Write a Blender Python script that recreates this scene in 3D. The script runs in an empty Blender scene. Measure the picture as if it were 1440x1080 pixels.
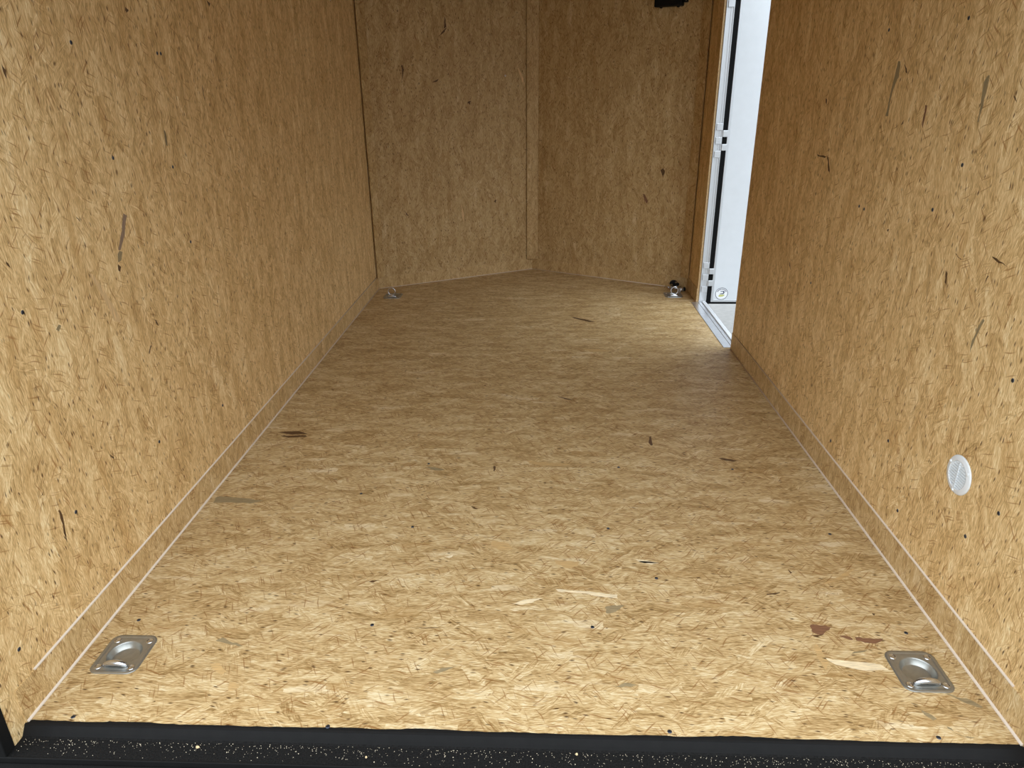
import bpy, bmesh, math, random
from mathutils import Vector, Matrix

S = bpy.context.scene
COL = S.collection

# ---------------------------------------------------------------- camera
def make_camera():
    cd = bpy.data.cameras.new('camera')
    cam = bpy.data.objects.new('camera', cd)
    COL.objects.link(cam)
    pitch, yaw, roll = 0.392117, -0.040429, -0.009565
    fwd = Vector((math.sin(yaw) * math.cos(pitch), math.cos(yaw) * math.cos(pitch), -math.sin(pitch)))
    right = Vector((math.cos(yaw), -math.sin(yaw), 0))
    up = right.cross(fwd)
    r2 = right * math.cos(roll) + up * math.sin(roll)
    u2 = -right * math.sin(roll) + up * math.cos(roll)
    m = Matrix((r2, u2, -fwd)).transposed().to_4x4()
    m.translation = (0.0502, -1.0716, 1.225)
    cam.matrix_world = m
    cd.sensor_width = 36.0
    cd.lens = 996.65 / 1440 * 36
    cd.clip_start = 0.02
    S.camera = cam
make_camera()

# ---------------------------------------------------------------- daylight and exposure
SKY_STRENGTH = 1.0
EXPOSURE = 0.68
w = bpy.data.worlds.new('overcast_sky')
S.world = w
w.use_nodes = True
nt = w.node_tree
nt.nodes.clear()
wo = nt.nodes.new('ShaderNodeOutputWorld')
bg = nt.nodes.new('ShaderNodeBackground')
tc = nt.nodes.new('ShaderNodeTexCoord')
sx = nt.nodes.new('ShaderNodeSeparateXYZ')
rp = nt.nodes.new('ShaderNodeValToRGB')
rp.color_ramp.elements.new(0.30)
rp.color_ramp.elements.new(0.50)
rp.color_ramp.elements.new(0.75)
for e_, (p_, c_) in zip(rp.color_ramp.elements, ((0.0, (0.36, 0.39, 0.42)), (0.30, (0.90, 0.99, 1.07)), (0.50, (2.4, 2.63, 2.86)), (0.75, (2.4, 2.63, 2.86)), (1.0, (1.3, 1.43, 1.56)))):
    e_.position = p_
    e_.color = c_ + (1.0,)
nt.links.new(tc.outputs['Generated'], sx.inputs[0])
nt.links.new(sx.outputs['Z'], rp.inputs[0])
nt.links.new(rp.outputs[0], bg.inputs['Color'])
nt.links.new(bg.outputs[0], wo.inputs[0])
bg.inputs['Strength'].default_value = SKY_STRENGTH

S.view_settings.view_transform = 'Standard'
S.view_settings.look = 'None'
S.view_settings.gamma = 1.0
S.view_settings.use_curve_mapping = False
S.view_settings.exposure = EXPOSURE
S.cycles.max_bounces = 12
S.cycles.diffuse_bounces = 6
S.cycles.use_denoising = True

# ---------------------------------------------------------------- measured marks on the boards (metres, in each board's own plane)
FLOOR_FLAKES = {
 'grey': [[(-1.007, 0.897), (-0.996, 0.906), (-0.920, 0.899), (-0.841, 0.883), (-0.879, 0.867), (-0.943, 0.868), (-1.000, 0.865)], [(-0.350, 1.118), (-0.312, 1.116), (-0.275, 1.097), (-0.314, 1.093)], [(0.224, 0.396), (0.245, 0.402), (0.274, 0.404), (0.262, 0.389), (0.250, 0.380), (0.226, 0.370)], [(-0.187, 0.165), (-0.167, 0.176), (-0.135, 0.186), (-0.150, 0.173), (-0.178, 0.160)], [(0.941, 0.135), (0.962, 0.126), (0.988, 0.117), (1.003, 0.098), (0.992, 0.096), (0.966, 0.114)], [(0.868, 0.087), (0.879, 0.078), (0.890, 0.065), (0.879, 0.061), (0.868, 0.074)], [(0.900, 0.047), (0.907, 0.042), (0.908, 0.035), (0.900, 0.040)], [(0.909, 0.030), (0.922, 0.022), (0.942, 0.020), (0.928, 0.017)], [(0.778, 0.247), (0.802, 0.257), (0.828, 0.263), (0.820, 0.256), (0.796, 0.250)], [(-0.727, 0.250), (-0.714, 0.263), (-0.695, 0.249), (-0.668, 0.242), (-0.654, 0.233), (-0.685, 0.237)], [(0.246, 0.144), (0.280, 0.140), (0.260, 0.134), (0.226, 0.133)]],
 'brown': [[(0.725, 0.347), (0.750, 0.342), (0.775, 0.339), (0.757, 0.322), (0.740, 0.309), (0.725, 0.314), (0.719, 0.321)], [(0.780, 0.307), (0.793, 0.309), (0.805, 0.306), (0.809, 0.294), (0.796, 0.296)], [(0.817, 0.305), (0.845, 0.301), (0.882, 0.301), (0.876, 0.294), (0.854, 0.282), (0.827, 0.290), (0.815, 0.292)]],
 'dark': [[(-0.164, 0.867), (-0.150, 0.861), (-0.137, 0.849), (-0.151, 0.848)], [(-0.411, 0.482), (-0.397, 0.487), (-0.380, 0.490), (-0.393, 0.479)], [(0.238, 2.921), (0.287, 2.895), (0.376, 2.825), (0.336, 2.825), (0.273, 2.876)], [(0.130, 1.754), (0.157, 1.739), (0.199, 1.712), (0.169, 1.718)], [(-0.293, 0.305), (-0.223, 0.311), (-0.156, 0.311), (-0.222, 0.306)], [(0.473, 1.365), (0.483, 1.377), (0.477, 1.300), (0.469, 1.294), (0.465, 1.323)], [(0.697, 1.205), (0.726, 1.200), (0.763, 1.185), (0.741, 1.179), (0.713, 1.187)], [(0.894, 0.392), (0.900, 0.389), (0.895, 0.381)], [(0.739, 0.566), (0.746, 0.548), (0.742, 0.546)], [(0.714, 0.306), (0.747, 0.309), (0.728, 0.304)], [(-0.107, 1.131), (-0.099, 1.126), (-0.102, 1.090), (-0.107, 1.095)], [(-0.966, 1.380), (-0.889, 1.394), (-0.847, 1.370), (-0.900, 1.360)], [(-0.947, 1.349), (-0.849, 1.357), (-0.840, 1.345), (-0.911, 1.335)], [(0.649, 0.457), (0.690, 0.465), (0.673, 0.457), (0.653, 0.454)]],
 'pale': [[(-0.017, 0.400), (0.012, 0.417), (0.068, 0.429), (0.044, 0.413), (0.013, 0.401)], [(0.098, 0.465), (0.134, 0.460), (0.190, 0.456), (0.260, 0.444), (0.259, 0.432), (0.217, 0.437), (0.162, 0.450), (0.106, 0.454)], [(0.326, 0.601), (0.349, 0.595), (0.389, 0.582), (0.368, 0.576), (0.338, 0.588)], [(-0.217, 0.598), (-0.185, 0.609), (-0.200, 0.592)], [(0.712, 0.234), (0.750, 0.228), (0.841, 0.215), (0.851, 0.200), (0.793, 0.195), (0.737, 0.215)], [(0.328, 0.591), (0.387, 0.585), (0.347, 0.582)]],
 'tan': [[(0.010, 1.170), (0.084, 1.161), (0.170, 1.147), (0.134, 1.133), (0.059, 1.139), (0.021, 1.149)], [(0.806, 0.501), (0.864, 0.535), (0.928, 0.578), (0.892, 0.539), (0.843, 0.511)], [(-0.708, 0.175), (-0.690, 0.180), (-0.662, 0.154), (-0.667, 0.141), (-0.694, 0.158)], [(-0.644, 0.125), (-0.615, 0.117), (-0.615, 0.101), (-0.632, 0.097)], [(-0.084, 0.680), (-0.035, 0.667), (-0.019, 0.640), (-0.054, 0.632), (-0.086, 0.652)], [(0.099, 0.589), (0.167, 0.584), (0.162, 0.565), (0.137, 0.551), (0.102, 0.573)], [(0.278, 2.371), (0.385, 2.351), (0.420, 2.330), (0.311, 2.318)], [(0.716, 0.280), (0.720, 0.257), (0.720, 0.212), (0.706, 0.196), (0.703, 0.234), (0.704, 0.268)]],
}
LEFT_FLAKES = {
 'grey': [[(1.048, 1.132), (1.058, 1.123), (1.055, 1.085), (1.044, 1.089)], [(0.706, 0.855), (0.717, 0.847), (0.702, 0.828), (0.689, 0.829), (0.693, 0.847)], [(0.413, 0.749), (0.421, 0.744), (0.409, 0.734), (0.402, 0.740)], [(1.055, 1.127), (1.052, 1.101), (1.055, 1.085)]],
 'greyb': [[(0.759, 0.940), (0.771, 0.933), (0.743, 0.888), (0.712, 0.854), (0.703, 0.856), (0.734, 0.899)]],
 'dark': [[(0.967, 1.435), (0.982, 1.430), (0.968, 1.422), (0.963, 1.427)], [(1.478, 1.505), (1.507, 1.496), (1.492, 1.486)], [(0.762, 1.085), (0.768, 1.082), (0.762, 1.074)], [(0.686, 0.823), (0.697, 0.815), (0.689, 0.803), (0.681, 0.809)], [(0.802, 0.640), (0.812, 0.625), (0.813, 0.616), (0.802, 0.630)], [(0.755, 0.581), (0.757, 0.576), (0.738, 0.559), (0.736, 0.564)], [(0.473, 0.389), (0.486, 0.374), (0.484, 0.367), (0.475, 0.378)], [(0.259, 0.362), (0.263, 0.339), (0.254, 0.272), (0.253, 0.302)], [(0.447, 1.284), (0.453, 1.274), (0.454, 1.250), (0.447, 1.263)], [(1.347, 1.254), (1.349, 1.208), (1.352, 1.189), (1.342, 1.229)], [(0.564, 0.966), (0.576, 0.949), (0.566, 0.959)], [(0.309, 0.918), (0.316, 0.909), (0.320, 0.898), (0.311, 0.907)], [(0.219, 0.420), (0.231, 0.427), (0.226, 0.420)]],
 'pale': [[(0.562, 0.830), (0.580, 0.823), (0.637, 0.709), (0.648, 0.676), (0.616, 0.696), (0.586, 0.778)]],
}
RIGHT_FLAKES = {
 'grey': [[(1.096, 1.291), (1.081, 1.290), (1.075, 1.251), (1.095, 1.221), (1.099, 1.190), (1.097, 1.149), (1.113, 1.148), (1.110, 1.193), (1.103, 1.239)], [(0.657, 1.247), (0.649, 1.247), (0.650, 1.237), (0.649, 1.198), (0.651, 1.151), (0.657, 1.151), (0.660, 1.198), (0.665, 1.234)], [(0.465, 0.752), (0.459, 0.750), (0.473, 0.705), (0.480, 0.663), (0.484, 0.692)]],
 'brown': [[(0.902, 1.182), (0.891, 1.182), (0.890, 1.162), (0.893, 1.128), (0.900, 1.136)]],
 'dark': [[(1.589, 1.009), (1.501, 1.008), (1.512, 1.003), (1.580, 1.003)], [(1.502, 1.011), (1.482, 1.008), (1.451, 0.967), (1.454, 0.958), (1.472, 0.969), (1.481, 0.992)], [(0.550, 1.210), (0.536, 1.199), (0.532, 1.194), (0.544, 1.202)], [(1.000, 1.145), (1.000, 1.134), (1.010, 1.130)], [(0.678, 1.059), (0.672, 1.058), (0.674, 1.056)], [(1.588, 1.195), (1.572, 1.188), (1.571, 1.170), (1.581, 1.179)], [(0.978, 0.854), (0.966, 0.858), (0.967, 0.848)], [(0.483, 0.845), (0.490, 0.824), (0.488, 0.839)], [(0.647, 0.817), (0.638, 0.812), (0.625, 0.773), (0.639, 0.791)], [(0.501, 0.579), (0.496, 0.580), (0.500, 0.576)], [(0.309, 0.670), (0.304, 0.670), (0.307, 0.666)], [(1.713, 0.598), (1.703, 0.594), (1.684, 0.571), (1.706, 0.582)], [(1.059, 1.283), (1.039, 1.272), (1.027, 1.254), (1.045, 1.268)], [(0.632, 0.863), (0.619, 0.861), (0.594, 0.854), (0.610, 0.856)], [(0.490, 0.885), (0.460, 0.883), (0.425, 0.876), (0.461, 0.878)]],
 'tan': [[(0.728, 0.816), (0.715, 0.810), (0.704, 0.767), (0.698, 0.713), (0.716, 0.764)]],
}
FRONT_RIGHT_FLAKES = {
 'brown': [[(0.726, 0.592), (0.737, 0.593), (0.759, 0.549), (0.755, 0.535), (0.737, 0.552)]],
 'dark': [[(0.810, 1.308), (0.818, 1.308), (0.815, 1.296)], [(0.659, 0.624), (0.668, 0.620), (0.665, 0.611)], [(0.822, 0.750), (0.838, 0.763), (0.848, 0.742), (0.838, 0.702)]],
}
FRONT_LEFT_FLAKES = {
 'dark': [[(-0.586, 1.539), (-0.547, 1.583), (-0.534, 1.596), (-0.548, 1.568)], [(-0.544, 1.658), (-0.534, 1.596), (-0.551, 1.587)], [(-0.636, 1.279), (-0.593, 1.299), (-0.606, 1.283)], [(-0.802, 1.384), (-0.792, 1.352), (-0.803, 1.295)], [(-0.266, 0.514), (-0.252, 0.527), (-0.257, 0.498)], [(-0.426, 1.158), (-0.403, 1.171), (-0.409, 1.141)], [(-0.836, 0.492), (-0.816, 0.467), (-0.829, 0.468)]],
 'pale': [[(-0.109, 1.398), (-0.063, 1.303), (-0.054, 1.250), (-0.091, 1.329)], [(-0.487, 0.523), (-0.471, 0.450), (-0.469, 0.377), (-0.481, 0.426)]],
}
FLOOR_SCREWS = [(-0.937, 0.018), (-0.386, 0.009), (0.325, 0.017), (0.869, 0.018), (-0.360, 0.315), (0.187, 0.322), (-0.954, 0.317), (0.946, 0.322), (-0.331, 0.745), (0.263, 0.751), (0.373, 0.517), (0.918, 0.737), (-0.533, 0.934), (0.333, 1.130), (-0.339, 1.141), (0.727, 1.123), (0.941, 0.240)]
LEFT_SCREWS = [(0.317, 0.806), (0.307, 0.324), (0.694, 0.310), (0.697, 1.337), (1.092, 1.332), (1.112, 1.332), (0.044, 0.158), (1.102, 0.240), (1.087, 0.802), (1.062, 1.027), (0.766, 1.077)]
RIGHT_SCREWS = [(1.187, 1.374), (0.784, 1.370), (1.144, 0.886), (1.181, 0.889), (0.764, 0.942), (0.332, 0.273), (0.737, 0.311), (0.252, 0.386), (0.617, 0.160), (1.086, 0.133), (0.321, 0.663), (0.678, 1.057), (1.466, 0.576)]

# ---------------------------------------------------------------- material helpers
def srgb(r, g, b):
    f = lambda c: c / 12.92 if c <= 0.04045 else ((c + 0.055) / 1.055) ** 2.4
    return (f(r / 255), f(g / 255), f(b / 255), 1.0)

def simple(name, col, rough=0.5, metal=0.0, spec=0.5, noise=0.0, nscale=60.0, bump=0.0):
    m = bpy.data.materials.new(name)
    m.use_nodes = True
    nt = m.node_tree
    b = nt.nodes['Principled BSDF']
    b.inputs['Base Color'].default_value = col
    b.inputs['Roughness'].default_value = rough
    b.inputs['Metallic'].default_value = metal
    b.inputs['Specular IOR Level'].default_value = spec
    if noise or bump:
        t = nt.nodes.new('ShaderNodeTexCoord')
        n = nt.nodes.new('ShaderNodeTexNoise')
        n.inputs['Scale'].default_value = nscale
        n.inputs['Detail'].default_value = 4
        nt.links.new(t.outputs['Object'], n.inputs['Vector'])
        if noise:
            mr = nt.nodes.new('ShaderNodeMapRange')
            mr.inputs[1].default_value = 0.3
            mr.inputs[2].default_value = 0.7
            mr.inputs[3].default_value = 1 - noise
            mr.inputs[4].default_value = 1 + noise
            nt.links.new(n.outputs[0], mr.inputs[0])
            mx = nt.nodes.new('ShaderNodeVectorMath')
            mx.operation = 'SCALE'
            mx.inputs[0].default_value = col[:3]
            nt.links.new(mr.outputs[0], mx.inputs['Scale'])
            nt.links.new(mx.outputs[0], b.inputs['Base Color'])
        if bump:
            bp = nt.nodes.new('ShaderNodeBump')
            bp.inputs['Strength'].default_value = bump
            bp.inputs['Distance'].default_value = 0.002
            nt.links.new(n.outputs[0], bp.inputs['Height'])
            nt.links.new(bp.outputs[0], b.inputs['Normal'])
    return m

class NG:
    """small helper that strings shader nodes together"""
    def __init__(self, nt):
        self.nt = nt
    def put(self, sock, v):
        if isinstance(v, bpy.types.NodeSocket):
            self.nt.links.new(v, sock)
        elif v is not None:
            sock.default_value = v
    def math(self, op, a, b=None, c=None, clamp=False):
        n = self.nt.nodes.new('ShaderNodeMath')
        n.operation = op
        n.use_clamp = clamp
        self.put(n.inputs[0], a)
        self.put(n.inputs[1], b)
        self.put(n.inputs[2], c)
        return n.outputs[0]
    def vec(self, op, a, b=None):
        n = self.nt.nodes.new('ShaderNodeVectorMath')
        n.operation = op
        self.put(n.inputs[0], a)
        if op == 'SCALE':
            self.put(n.inputs['Scale'], b)
        else:
            self.put(n.inputs[1], b)
        return n.outputs[0]
    def sep(self, v):
        n = self.nt.nodes.new('ShaderNodeSeparateXYZ')
        self.put(n.inputs[0], v)
        return n.outputs[0], n.outputs[1], n.outputs[2]
    def comb(self, x, y, z):
        n = self.nt.nodes.new('ShaderNodeCombineXYZ')
        for s, v in zip(n.inputs, (x, y, z)):
            self.put(s, v)
        return n.outputs[0]
    def rot(self, v, angle):
        n = self.nt.nodes.new('ShaderNodeVectorRotate')
        n.rotation_type = 'Z_AXIS'
        self.put(n.inputs['Vector'], v)
        self.put(n.inputs['Angle'], angle)
        return n.outputs[0]
    def noise(self, v, scale=1.0, detail=2.0, rough=0.5, dist=0.0):
        n = self.nt.nodes.new('ShaderNodeTexNoise')
        self.put(n.inputs['Vector'], v)
        n.inputs['Scale'].default_value = scale
        n.inputs['Detail'].default_value = detail
        n.inputs['Roughness'].default_value = rough
        n.inputs['Distortion'].default_value = dist
        return n.outputs[0], n.outputs[1]
    def vor(self, v, feature='F1', metric='EUCLIDEAN', rnd=1.0):
        n = self.nt.nodes.new('ShaderNodeTexVoronoi')
        n.feature = feature
        if feature != 'DISTANCE_TO_EDGE':
            n.distance = metric
        n.inputs['Scale'].default_value = 1.0
        n.inputs['Randomness'].default_value = rnd
        self.put(n.inputs['Vector'], v)
        return n
    def ramp(self, f, stops):
        n = self.nt.nodes.new('ShaderNodeValToRGB')
        cr = n.color_ramp
        while len(cr.elements) < len(stops):
            cr.elements.new(0.5)
        for e, (p, c) in zip(cr.elements, stops):
            e.position = p
            e.color = c
        self.put(n.inputs[0], f)
        return n.outputs[0]
    def mix(self, f, a, b, mode='MIX'):
        n = self.nt.nodes.new('ShaderNodeMix')
        n.data_type = 'RGBA'
        n.blend_type = mode
        n.clamp_factor = True
        self.put(n.inputs['Factor'], f)
        self.put(n.inputs[6], a)
        self.put(n.inputs[7], b)
        return n.outputs[2]
    def step(self, v, lo, hi):
        n = self.nt.nodes.new('ShaderNodeMapRange')
        n.clamp = True
        self.put(n.inputs[0], v)
        n.inputs[1].default_value = lo
        n.inputs[2].default_value = hi
        n.inputs[3].default_value = 0.0
        n.inputs[4].default_value = 1.0
        return n.outputs[0]

def osb(name, plane, seed, contrast=1.0, light=1.0, gloss=0.45, speck=0.93, pale=0.16, more=0.0):
    """oriented strand board: layered flakes, each with its own grain direction; plane is 'floor', 'side' or 'front'"""
    m = bpy.data.materials.new(name)
    m.use_nodes = True
    nt = m.node_tree
    g = NG(nt)
    b = nt.nodes['Principled BSDF']
    tcn = nt.nodes.new('ShaderNodeTexCoord')
    x, y, z = g.sep(tcn.outputs['Object'])
    sd = float(seed)
    if plane == 'floor':
        u, v = x, y
        sd = g.math('ADD', g.math('MULTIPLY', g.math('GREATER_THAN', y, 1.1243), 3.7),
                    g.math('MULTIPLY_ADD', g.math('GREATER_THAN', y, 2.3455), 5.3, float(seed)))
    elif plane == 'side':
        u, v = z, y
    else:
        u, v = z, g.math('MULTIPLY', x, 1.15)
    P0 = g.comb(g.math('ADD', u, g.math('MULTIPLY', sd, 1.37)), g.math('ADD', v, g.math('MULTIPLY', sd, 0.71)), 0.0)
    # gentle wander of the grain
    nf, nc = g.noise(P0, 9.0, 2.0, 0.5)
    wv = g.vec('SCALE', g.vec('SUBTRACT', nc, (0.5, 0.5, 0.5)), 0.035)
    P = g.vec('ADD', P0, g.vec('MULTIPLY', wv, (1, 1, 0)))

    def layer(angle0, spread, cu, cv, fu, fv, off, rim=False):
        Q = g.vec('ADD', g.rot(P, angle0), (off, off * 0.7, 0))
        Qs = g.vec('MULTIPLY', Q, (cu, cv, 0))
        vo = g.vor(Qs, 'F1', 'CHEBYCHEV')
        r, gg, bb = g.sep(vo.outputs['Color'])
        Q2 = g.rot(Q, g.math('MULTIPLY', g.math('SUBTRACT', r, 0.5), spread))
        Q2 = g.vec('ADD', g.vec('MULTIPLY', Q2, (fu, fv, 0)), g.vec('SCALE', vo.outputs['Color'], 9.0))
        fib, _ = g.noise(Q2, 1.0, 2.0, 0.6)
        edge = None
        if rim:
            edge = g.math('SUBTRACT', g.vor(Qs, 'F2', 'CHEBYCHEV').outputs['Distance'], vo.outputs['Distance'])
        return gg, bb, fib, edge

    gA, bA, fA, eA = layer(0.0, 0.45, 10.0, 50.0, 26.0, 300.0, 0.0)
    gB, bB, fB, eB = layer(0.62, 1.0, 13.0, 60.0, 26.0, 320.0, 3.1, True)
    gC, bC, fC, eC = layer(-0.55, 1.0, 14.0, 64.0, 26.0, 320.0, 7.7)
    mB = g.step(bB, 0.80, 0.84)
    mC = g.step(bC, 0.82, 0.86)
    mixf = lambda f, a, c: g.math('MULTIPLY_ADD', g.math('SUBTRACT', c, a), f, a)
    tone = mixf(mC, mixf(mB, gA, gB), gC)
    fib = mixf(mC, mixf(mB, fA, fB), fC)
    # finest wood fibre, and slow changes of colour over the sheet
    fine, _ = g.noise(g.vec('MULTIPLY', P, (52.0, 430.0, 0)), 1.0, 2.0, 0.65)
    slow, _ = g.noise(g.vec('MULTIPLY', P, (0.7, 2.2, 0)), 7.0, 3.0, 0.6)
    k = contrast
    val = g.math('MULTIPLY_ADD', g.math('SUBTRACT', fib, 0.5), 1.0 * k, 0.5)
    val = g.math('ADD', val, g.math('MULTIPLY', g.math('SUBTRACT', tone, 0.5), 0.22 * k))
    val = g.math('ADD', val, g.math('MULTIPLY', g.math('SUBTRACT', fine, 0.5), 1.25 * k))
    val = g.math('ADD', val, g.math('MULTIPLY', g.math('SUBTRACT', slow, 0.5), 0.55 * k))
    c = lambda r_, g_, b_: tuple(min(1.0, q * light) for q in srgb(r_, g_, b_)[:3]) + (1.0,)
    col = g.ramp(val, [(0.05, c(150, 118, 72)), (0.30, c(184, 151, 101)), (0.52, c(208, 175, 123)),
                       (0.74, c(223, 196, 147)), (0.97, c(240, 220, 178))])
    col = g.mix(g.math('MULTIPLY', g.step(bA, 0.92, 0.96), 0.28), col, c(186, 146, 90))
    col = g.mix(g.math('MULTIPLY', g.step(gA, 0.955, 0.985), g.math('MULTIPLY', g.step(slow, 0.42, 0.60), pale)), col, c(244, 224, 186))
    # brown rims of flakes, broken up
    brk = g.step(slow, 0.48, 0.60)
    ln = g.math('SUBTRACT', 1.0, g.step(eB, 0.02, 0.05))
    col = g.mix(g.math('MULTIPLY', g.math('MULTIPLY', ln, brk), g.math('MULTIPLY', mB, 0.55)), col, c(150, 104, 58))
    # fine splinters and dark bark specks
    for (a0, su, sv, thr, keep, dk, am, off) in ((0.30, 11.0, 140.0, 0.19, 0.74, (148, 102, 54), 0.80, 1.9),
                                                 (-0.8, 12.0, 165.0, 0.20, 0.74, (148, 102, 54), 0.78, 4.4),
                                                 (1.15, 13.0, 180.0, 0.20, 0.77, (148, 102, 54), 0.72, 8.8),
                                                 (0.1, 46.0, 150.0, 0.22, speck, (84, 54, 26), 0.95, 6.1)):
        Q = g.vec('ADD', g.rot(P, a0), (off, off, 0))
        vo = g.vor(g.vec('MULTIPLY', Q, (su, sv, 0)), 'F1')
        r, gg, bb = g.sep(vo.outputs['Color'])
        f = g.math('MULTIPLY', g.math('SUBTRACT', 1.0, g.step(vo.outputs['Distance'], thr * 0.6, thr * 1.7)),
                   g.math('MULTIPLY', g.step(r, keep - more, keep - more + 0.06), am))
        col = g.mix(f, col, c(*dk))
    nt.links.new(col, b.inputs['Base Color'])
    b.inputs['Roughness'].default_value = gloss
    b.inputs['Specular IOR Level'].default_value = 0.22
    bp = nt.nodes.new('ShaderNodeBump')
    bp.inputs['Strength'].default_value = 0.12
    bp.inputs['Distance'].default_value = 0.0008
    nt.links.new(val, bp.inputs['Height'])
    nt.links.new(bp.outputs[0], b.inputs['Normal'])
    return m

M = {}
M['floor'] = osb('strand_board_floor', 'floor', 1, 1.45, 0.84, 0.48, 0.93, 0.45, 0.12)
M['side_l'] = osb('strand_board_left', 'side', 23, 1.1, 1.18, 0.5, 0.80)
M['side_r'] = osb('strand_board_right', 'side', 41, 1.1, 1.18, 0.5, 0.80)
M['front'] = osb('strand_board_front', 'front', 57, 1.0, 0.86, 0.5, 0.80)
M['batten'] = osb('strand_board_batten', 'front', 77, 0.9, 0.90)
M['kick_l'] = osb('strand_board_kick_left', 'side', 63, 1.1, 1.0)
M['kick_r'] = osb('strand_board_kick_right', 'side', 68, 1.1, 0.94)
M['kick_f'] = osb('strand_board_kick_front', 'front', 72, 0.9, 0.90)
M['edge'] = simple('cut_board_edge', srgb(190, 160, 116), 0.7, noise=0.25, nscale=150)
FLAKES = ['grey', 'greyb', 'brown', 'dark', 'pale', 'tan']

def flake_mats(plane):
    """materials of the odd flakes that show in a board, with the grain running the board's way"""
    out = []
    cols = {'grey': (146, 128, 94), 'greyb': (142, 118, 98), 'brown': (126, 88, 62), 'dark': (92, 64, 36),
            'pale': (232, 210, 172) if plane == 'floor' else (216, 182, 132), 'tan': (192, 158, 106)}
    for kd in FLAKES:
        m = simple(kd + '_flake_' + plane, srgb(*cols[kd]), 0.6)
        g = NG(m.node_tree)
        tcn = m.node_tree.nodes.new('ShaderNodeTexCoord')
        sc = (30, 380, 30) if plane == 'floor' else (380, 380, 26)
        f, _ = g.noise(g.vec('MULTIPLY', tcn.outputs['Object'], sc), 1.0, 3.0, 0.6)
        mr = g.step(f, 0.3, 0.7)
        lo = tuple(q * 0.70 for q in srgb(*cols[kd])[:3]) + (1,)
        hi = tuple(min(1, q * 1.28) for q in srgb(*cols[kd])[:3]) + (1,)
        m.node_tree.links.new(g.mix(mr, lo, hi), m.node_tree.nodes['Principled BSDF'].inputs['Base Color'])
        out.append(m)
    return out
M['caulk'] = simple('pale_caulk', srgb(208, 190, 170), 0.55)
M['white'] = simple('white_painted_metal', srgb(218, 222, 225), 0.4, noise=0.02, nscale=20)
M['ceil'] = simple('ceiling_board', srgb(150, 127, 92), 0.6)
M['alu'] = simple('aluminium', srgb(214, 216, 220), 0.32, 0.9, noise=0.06, nscale=30)
M['alu_bright'] = simple('bright_aluminium', srgb(216, 218, 220), 0.35, 0.75)
M['alu_matt'] = simple('matt_aluminium', srgb(232, 234, 236), 0.5, 0.35)
M['rubber'] = simple('black_rubber', srgb(10, 10, 10), 0.7, spec=0.15)
M['steel'] = simple('black_painted_steel', srgb(18, 17, 16), 0.75, spec=0.2, noise=0.15, nscale=40)
M['grit'] = simple('gritty_black_coating', srgb(22, 21, 20), 0.85, spec=0.15, noise=0.5, nscale=300, bump=0.5)
M['ink'] = simple('black_plastic', srgb(7, 7, 9), 0.5, spec=0.25)
M['zinc'] = simple('zinc_plate', srgb(160, 160, 154), 0.36, 0.80, noise=0.06, nscale=90)
M['chrome'] = simple('polished_zinc', srgb(205, 208, 212), 0.2, 0.95)
M['plastic'] = simple('white_plastic', srgb(232, 236, 238), 0.4)
M['vent_shade'] = simple('vent_gap_shade', srgb(150, 164, 170), 0.6)  # darker grey paints in the shade of the gaps between the louvre blades
M['screw'] = simple('blued_screw', srgb(84, 90, 104), 0.35, 0.8)
M['slot'] = simple('screw_slot', srgb(18, 20, 26), 0.6)
M['dust'] = simple('wood_dust', srgb(215, 200, 172), 0.8)
M['chip'] = simple('wood_chip', srgb(226, 196, 150), 0.7)
M['ground'] = simple('pale_concrete', srgb(124, 122, 118), 0.9, noise=0.12, nscale=25)
M['sticker'] = simple('sticker_white', srgb(244, 245, 246), 0.4)
M['sticker_ink'] = simple('sticker_dark_ink', srgb(62, 68, 92), 0.5)
M['sticker_green'] = simple('sticker_yellow_green', srgb(196, 196, 120), 0.5)
M['webbing'] = simple('black_webbing', srgb(20, 20, 24), 0.8, noise=0.3, nscale=400)

# ---------------------------------------------------------------- mesh helpers
def link(name, bm, mats, parent=None, smooth=False, loc=None):
    me = bpy.data.meshes.new(name)
    bmesh.ops.recalc_face_normals(bm, faces=bm.faces)
    bm.to_mesh(me)
    bm.free()
    for m in (mats if isinstance(mats, (list, tuple)) else [mats]):
        me.materials.append(m)
    if smooth:
        me.polygons.foreach_set('use_smooth', [True] * len(me.polygons))
    o = bpy.data.objects.new(name, me)
    COL.objects.link(o)
    if parent:
        o.parent = parent
    if loc:
        o.location = loc
    return o

def empty(name, loc=(0, 0, 0), rz=0.0):
    o = bpy.data.objects.new(name, None)
    o.empty_display_size = 0.05
    COL.objects.link(o)
    o.location = loc
    o.rotation_euler = (0, 0, rz)
    return o

def tag(o, label=None, cat=None, group=None, kind=None):
    if label: o['label'] = label
    if cat: o['category'] = cat
    if group: o['group'] = group
    if kind: o['kind'] = kind
    return o

def box(bm, x0, x1, y0, y1, z0, z1, mat=0, bevel=0.0):
    vs = [bm.verts.new((x, y, z)) for z in (z0, z1) for y in (y0, y1) for x in (x0, x1)]
    fs = [bm.faces.new([vs[i] for i in q]) for q in ((0, 2, 3, 1), (4, 5, 7, 6), (0, 1, 5, 4), (2, 6, 7, 3), (0, 4, 6, 2), (1, 3, 7, 5))]
    for f in fs:
        f.material_index = mat
    if bevel:
        es = list({e for f in fs for e in f.edges})
        r = bmesh.ops.bevel(bm, geom=es, offset=bevel, segments=2, affect='EDGES', profile=0.5)
        for f in r['faces']:
            f.material_index = mat
    return vs

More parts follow.
